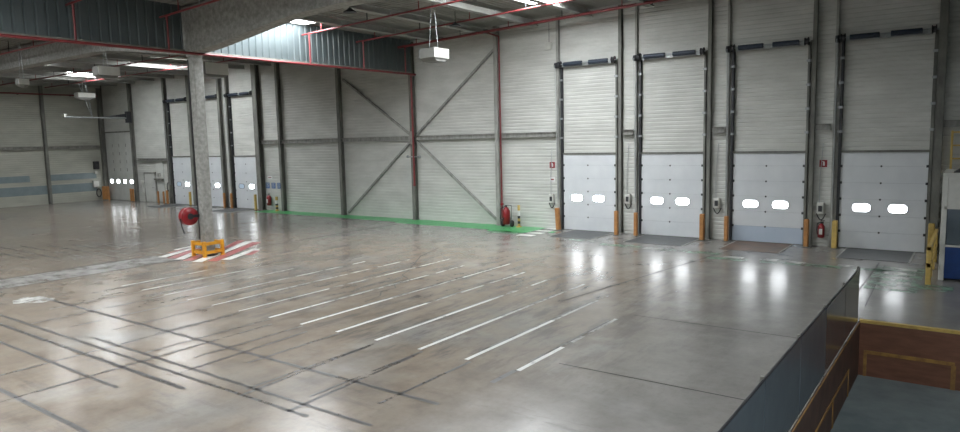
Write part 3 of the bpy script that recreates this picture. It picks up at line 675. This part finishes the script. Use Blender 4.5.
# signs
def sign(x, z, w_, h, lb, col, kind):
    t = thing('wall_sign', (x, -.02, z), lb, 'sign', 'small wall signs')
    m_ = MB(); m_.box(x-w_/2, x+w_/2, -.022, -.0145, z-h/2, z+h/2); m_.build('plate', col, t)
    m_ = MB()
    if kind == 'ext':
        m_.box(x-.015, x+.045, -.026, -.022, z-h*.3, z+h*.22); m_.box(x-.05, x+.03, -.026, -.022, z+h*.24, z+h*.33); m_.box(x-.065, x-.045, -.026, -.022, z-h*.2, z+h*.28)
    elif kind == 'bar': m_.box(x-w_*.32, x+w_*.32, -.026, -.022, z-h*.12, z+h*.12)
    else:
        for k in range(4): m_.box(x-w_*.36, x+w_*(.36-.1*(k % 2)), -.026, -.022, z+h*(.30-.2*k), z+h*(.36-.2*k))
    m_.build('pictogram', 'paint_white_sign' if col != 'paint_white_sign' else 'red_gloss', t)
sign(41.42, 2.75, .26, .26, 'upper red square sign left of the dock door by the zebra bars', 'red_gloss', 'ext')
sign(41.42, 2.13, .24, .2, 'lower red and white sign left of the dock door by the zebra bars', 'paint_white_sign', 'bar')
sign(52.0, 2.83, .24, .24, 'small red square sign high above the wall extinguisher', 'red_gloss', 'ext')
sign(22.0, 1.95, .45, .16, 'small white sign above the three blue posters', 'paint_white_sign', 'bar')
sign(21.75, 1.47, .36, .34, 'left of the three blue posters', 'blue_sign', 'text'); sign(22.3, 1.47, .36, .34, 'middle of the three blue posters', 'blue_sign', 'text'); sign(22.82, 1.47, .30, .34, 'right of the three blue posters', 'blue_sign', 'text')
# extinguishers
def extinguisher(x, y, z, s, lb, grp=None):
    t = thing('fire_extinguisher', (x, y, z), lb, 'fire extinguisher', grp)
    m_ = MB(); m_.lathe((x, y, z), (0, 0, 1), [(0, .06*s), (.02*s, .105*s), (.38*s, .105*s), (.45*s, .06*s), (.48*s, .025*s)], 18); cy = m_.build('cylinder', 'red_gloss', t)
    m_ = MB(); m_.box(x-.03*s, x+.07*s, y-.02, y+.02, z+.47*s, z+.53*s); m_.box(x-.02*s, x+.10*s, y-.012, y+.012, z+.55*s, z+.57*s); m_.build('valve', 'black', t)
    m_ = MB(); m_.path([(x-.03*s, y, z+.5*s), (x-.12*s, y, z+.46*s), (x-.13*s, y, z+.25*s), (x-.11*s, y, z+.1*s)], .014*s, 8); m_.build('hose', 'black', t)
    m_ = MB(); m_.box(x-.05*s, x+.05*s, y-.108*s, y-.103*s, z+.12*s, z+.30*s); m_.build('label_plate', 'paint_white_sign', cy)
    m_ = MB(); m_.box(x-.03, x+.03, y+.05*s, -.015, z+.1*s, z+.35*s); m_.build('wall_hook', 'black', t)
extinguisher(52.02, -.15, .30, 1.05, 'small red fire extinguisher hung low on the wall between dock doors')
extinguisher(22.0, -.18, .28, 1.3, 'red fire extinguisher hung under the blue posters')
# wheeled extinguisher
t = thing('wheeled_extinguisher', (39.2, -.45, 0), 'large red wheeled fire extinguisher by the thin red pipe', 'fire extinguisher')
m_ = MB(); m_.lathe((39.3, -.48, .10), (0, 0, 1), [(0, .08), (.03, .17), (.62, .17), (.74, .10), (.79, .05)], 22); m_.build('tank', 'red_gloss', t)
for dx in (-.24, .24):
    m_ = MB(); m_.lathe((39.3+dx-.03, -.40, .15), (1, 0, 0), [(0, .03), (0, .15), (.06, .15), (.06, .03)], 18); m_.build('wheel', 'rubber', t)
m_ = MB(); m_.tube((39.07, -.40, .15), (39.53, -.40, .15), .015); m_.path([(39.14, -.34, .12), (39.14, -.30, .95), (39.46, -.30, .95), (39.46, -.34, .12)], .014, 8); m_.build('trolley_frame', 'black', t)
m_ = MB(); m_.lathe((39.3, -.48, .89), (0, 0, 1), [(0, .04), (.06, .05), (.09, .02)], 12); m_.build('valve', 'black', t)
m_ = MB(); m_.path([(39.3, -.52, .93), (39.12, -.64, .85), (39.10, -.66, .4), (39.2, -.66, .3), (39.3, -.66, .45)], .018, 8); m_.build('hose', 'black', t)
# yellow and black striped marker posts
def striped(x, y, h, lb, w_=.12):
    t = thing('striped_post', (x, y, 0), lb, 'post', 'striped marker posts'); n = 8
    m_ = MB()
    for k in range(n):
        m_.use(('yellow', 'black', 'yellow', 'black', 'paint_white_sign', 'paint_white_sign', 'yellow', 'yellow')[k]); m_.tube((x, y, .03+k*(h-.03)/n), (x, y, .03+(k+1)*(h-.03)/n), w_/2, n=14)
    m_.build('shaft', None, t)
    m_ = MB(); m_.lathe((x, y, 0), (0, 0, 1), [(0, .13), (.03, .13), (.045, .07)], 16); m_.build('base', 'yellow', t)
striped(39.85, -.3, .98, 'yellow and black striped post beside the wheeled extinguisher')
striped(22.95, -.35, .85, 'yellow and black striped post under the blue posters', .16)
# left wall boxes
t = thing('loudspeaker', (XL, -.75, 2.6), 'black loudspeaker box high on the left side wall', 'loudspeaker')
m_ = MB(); m_.bbox(XL+.02, XL+.30, -.95, -.6, 2.35, 2.95, .02); m_.build('casing', 'black', t); m_ = MB(); m_.lathe((XL+.30, -.775, 2.6), (1, 0, 0), [(0, .14), (.01, .12), (.012, .05)], 16); m_.build('grille', 'rubber', t)
t = thing('electrical_cabinet', (XL, -.8, 1.2), 'pale electrical cabinet low on the left side wall by the corner', 'cabinet')
m_ = MB(); m_.bbox(XL+.02, XL+.20, -1.1, -.65, .98, 1.5, .015); m_.build('casing', 'grey_box', t); m_ = MB(); m_.bbox(XL+.20, XL+.215, -1.06, -.69, 1.02, 1.46, .006); m_.build('door', 'white_box', t)
m_ = MB(); m_.bbox(XL+.02, XL+.12, -.9, -.7, 2.0, 2.2, .01); tag(m_.build('junction_box', 'white_box', loc=(XL, -.8, 2.1)), 'small white junction box under the black loudspeaker', 'junction box')
m_ = MB()
for k in range(14):
    a, b = 2*math.pi*k/14, 2*math.pi*(k+1)/14; m_.tube((XL+.1, -.7+.17*math.cos(a), .55+.3*math.sin(a)), (XL+.1, -.7+.17*math.cos(b), .55+.3*math.sin(b)), .04, n=8)
tag(m_.build('hose_coil', 'black', loc=(XL+.1, -.7, .55)), 'black hose coil low on the left side wall by the orange guard', 'hose')

# ------------------------------------------------------------------ column foot: guard frame and hose reel
t = thing('column_guard', (34.0, -11.8, 0), 'orange yellow steel frame around the foot of the concrete column', 'guard')
gx0, gx1, gy0, gy1 = 33.66, 34.36, -12.21, -11.51
for x in (gx0, gx1):
    for y in (gy0, gy1):
        m_ = MB(); m_.bbox(x-.055, x+.055, y-.055, y+.055, .0, .56, .01); m_.box(x-.08, x+.08, y-.08, y+.08, 0, .012); m_.build('post', 'orange_bright', t)
for z in (.16, .47):
    for (a, b) in (((gx0, gy0), (gx1, gy0)), ((gx1, gy0), (gx1, gy1)), ((gx1, gy1), (gx0, gy1)), ((gx0, gy1), (gx0, gy0))):
        m_ = MB(); m_.bar((*a, z), (*b, z), .05, .11); m_.build('rail', 'orange_bright', t)
t = thing('hose_reel', (33.75, -12.33, 1.45), 'red hose reel mounted on the side of the concrete column', 'hose reel')
m_ = MB(); m_.lathe((33.63, -12.36, 1.45), (1, 0, 0), [(0, .05), (.0, .31), (.02, .32), (.04, .31), (.2, .31), (.22, .32), (.24, .31), (.24, .05)], 28); m_.build('drum', 'red_gloss', t)
m_ = MB(); m_.lathe((33.60, -12.36, 1.45), (1, 0, 0), [(0, .04), (.30, .04)], 14); m_.lathe((33.87, -12.36, 1.45), (1, 0, 0), [(0, .11), (.02, .11)], 16); m_.build('hub', 'black', t)
m_ = MB(); m_.box(33.84, 33.9, -12.40, -12.03, 1.40, 1.50); m_.build('bracket', 'black', t)
m_ = MB(); m_.path([(33.75, -12.67, 1.4), (33.76, -12.64, 1.1), (33.78, -12.60, .95), (33.78, -12.58, .85)], .022, 8); m_.build('hose', 'black', t)

# ------------------------------------------------------------------ barrier along the pit
t = thing('pit_barrier', (PX, -16, 0), 'dark sheet metal barrier along the edge of the loading pit', 'barrier')
yy = [-10.15, -11.95, -13.9, -15.85, -17.8, -19.75, -21.7, -23.65, -25.6]
for k, y in enumerate(yy):
    m_ = MB(); m_.box(PX-.05, PX-.012, y-.02, y+.02, 0, 1.17); m_.box(PX-.10, PX-.0, y-.05, y+.05, 0, .015); m_.build('post', 'steel_dusty', t)
for k, (a, b) in enumerate(zip(yy, yy[1:])):
    m_ = MB(); m_.bbox(PX-.010, PX+.002, b+.01, a-.01, .04, 1.13, .004); m_.build('panel', 'barrier_grey' if k < 2 else 'barrier_sheet', t)
m_ = MB(); m_.box(PX-.02, PX+.006, yy[-1], yy[0], 1.13, 1.145); m_.build('top_rail', 'black', t)

# ------------------------------------------------------------------ railing and cabin on the right
t = thing('yellow_railing', (55.35, -5.4, 0), 'yellow steel railing running from the cabin to the dock wall', 'railing')
for y, w_ in ((-5.35, .06), (-4.2, .035), (-3.0, .035), (-1.7, .035)):
    m_ = MB(); m_.bbox(55.36-w_, 55.36+w_, y-.05, y+.05, 0, .97, .01); m_.build('post', 'yellow', t)
for z in (.93, .50):
    m_ = MB(); m_.bar((55.36, -5.4, z), (55.36, -1.65, z), .08, .10); m_.build('rail', 'yellow', t)
X0, X1, Y0, Y1 = 55.60, 58.4, -4.6, -2.4
t = thing('cabin', (X0, Y0, 0), 'white and blue office cabin with windows at the right edge', 'cabin')
for x in (X0, 57.0, X1-.12):
    m_ = MB(); m_.bbox(x-.06, x+.06, Y0, Y0+.1, .0, 2.7, .008); m_.build('corner_post', 'white_box', t)
m_ = MB(); m_.box(X0, X1, Y0+.03, Y0+.08, .06, .88); m_.build('lower_panel', 'blue_panel', t)
m_ = MB(); m_.box(X0, X1, Y0, Y0+.1, .88, .93); m_.box(X0, X1, Y0, Y0+.1, 1.86, 1.92); m_.build('window_rail', 'white_box', t)
m_ = MB(); m_.box(X0+.06, X1-.1, Y0+.05, Y0+.06, .93, 1.86); m_.build('window_pane', 'cabin_glass', t)
m_ = MB(); m_.box(X0, X1, Y0+.02, Y0+.09, 1.92, 2.7); m_.build('upper_panel', 'white_box', t)
m_ = MB(); m_.box(X0-.06, X1, Y0-.02, Y1, 2.7, 2.78); m_.build('roof', 'white_box', t)
m_ = MB(); m_.box(X0-.03, X0+.02, Y0+.1, Y1, 0, 2.7); m_.box(X1-.1, X1, Y0+.1, Y1, 0, 2.7); m_.box(X0, X1, Y1-.05, Y1, 0, 2.7); m_.build('side_wall', 'white_box', t)
m_ = MB(); m_.box(56.1, 57.6, -3.9, -3.2, 0, .75); m_.box(56.15, 56.6, -3.6, -3.5, .75, 1.3); m_.build('desk', 'blue_panel', t)
m_ = MB(); m_.prism([(55.75, 2.78), (56.0, 2.96), (56.3, 3.02), (56.7, 2.96), (56.9, 2.78)], 1, -4.4, -3.6); tag(m_.build('tarpaulin', 'rubber', loc=(56.2, -4, 2.78)), 'black tarpaulin heap lying on the cabin roof', 'tarpaulin')
t = thing('ladder_cage', (55.9, -.3, 2.8), 'yellow upright frame on the wall above the cabin', 'frame')
for x in (55.58, 55.98):
    m_ = MB(); m_.bbox(x-.03, x+.03, -.36, -.28, 2.4, 3.85, .008); m_.build('upright', 'yellow', t)
for z in (3.8, 3.4, 3.0, 2.6):
    m_ = MB(); m_.bar((55.58, -.32, z), (55.98, -.32, z), .04, .05); m_.build('rung', 'yellow', t)
m_ = MB()
for z in (3.7, 2.5):
    for x in (55.58, 55.98): m_.box(x-.02, x+.02, -.28, -.017, z-.02, z+.02)
m_.build('wall_bracket', 'yellow', t)
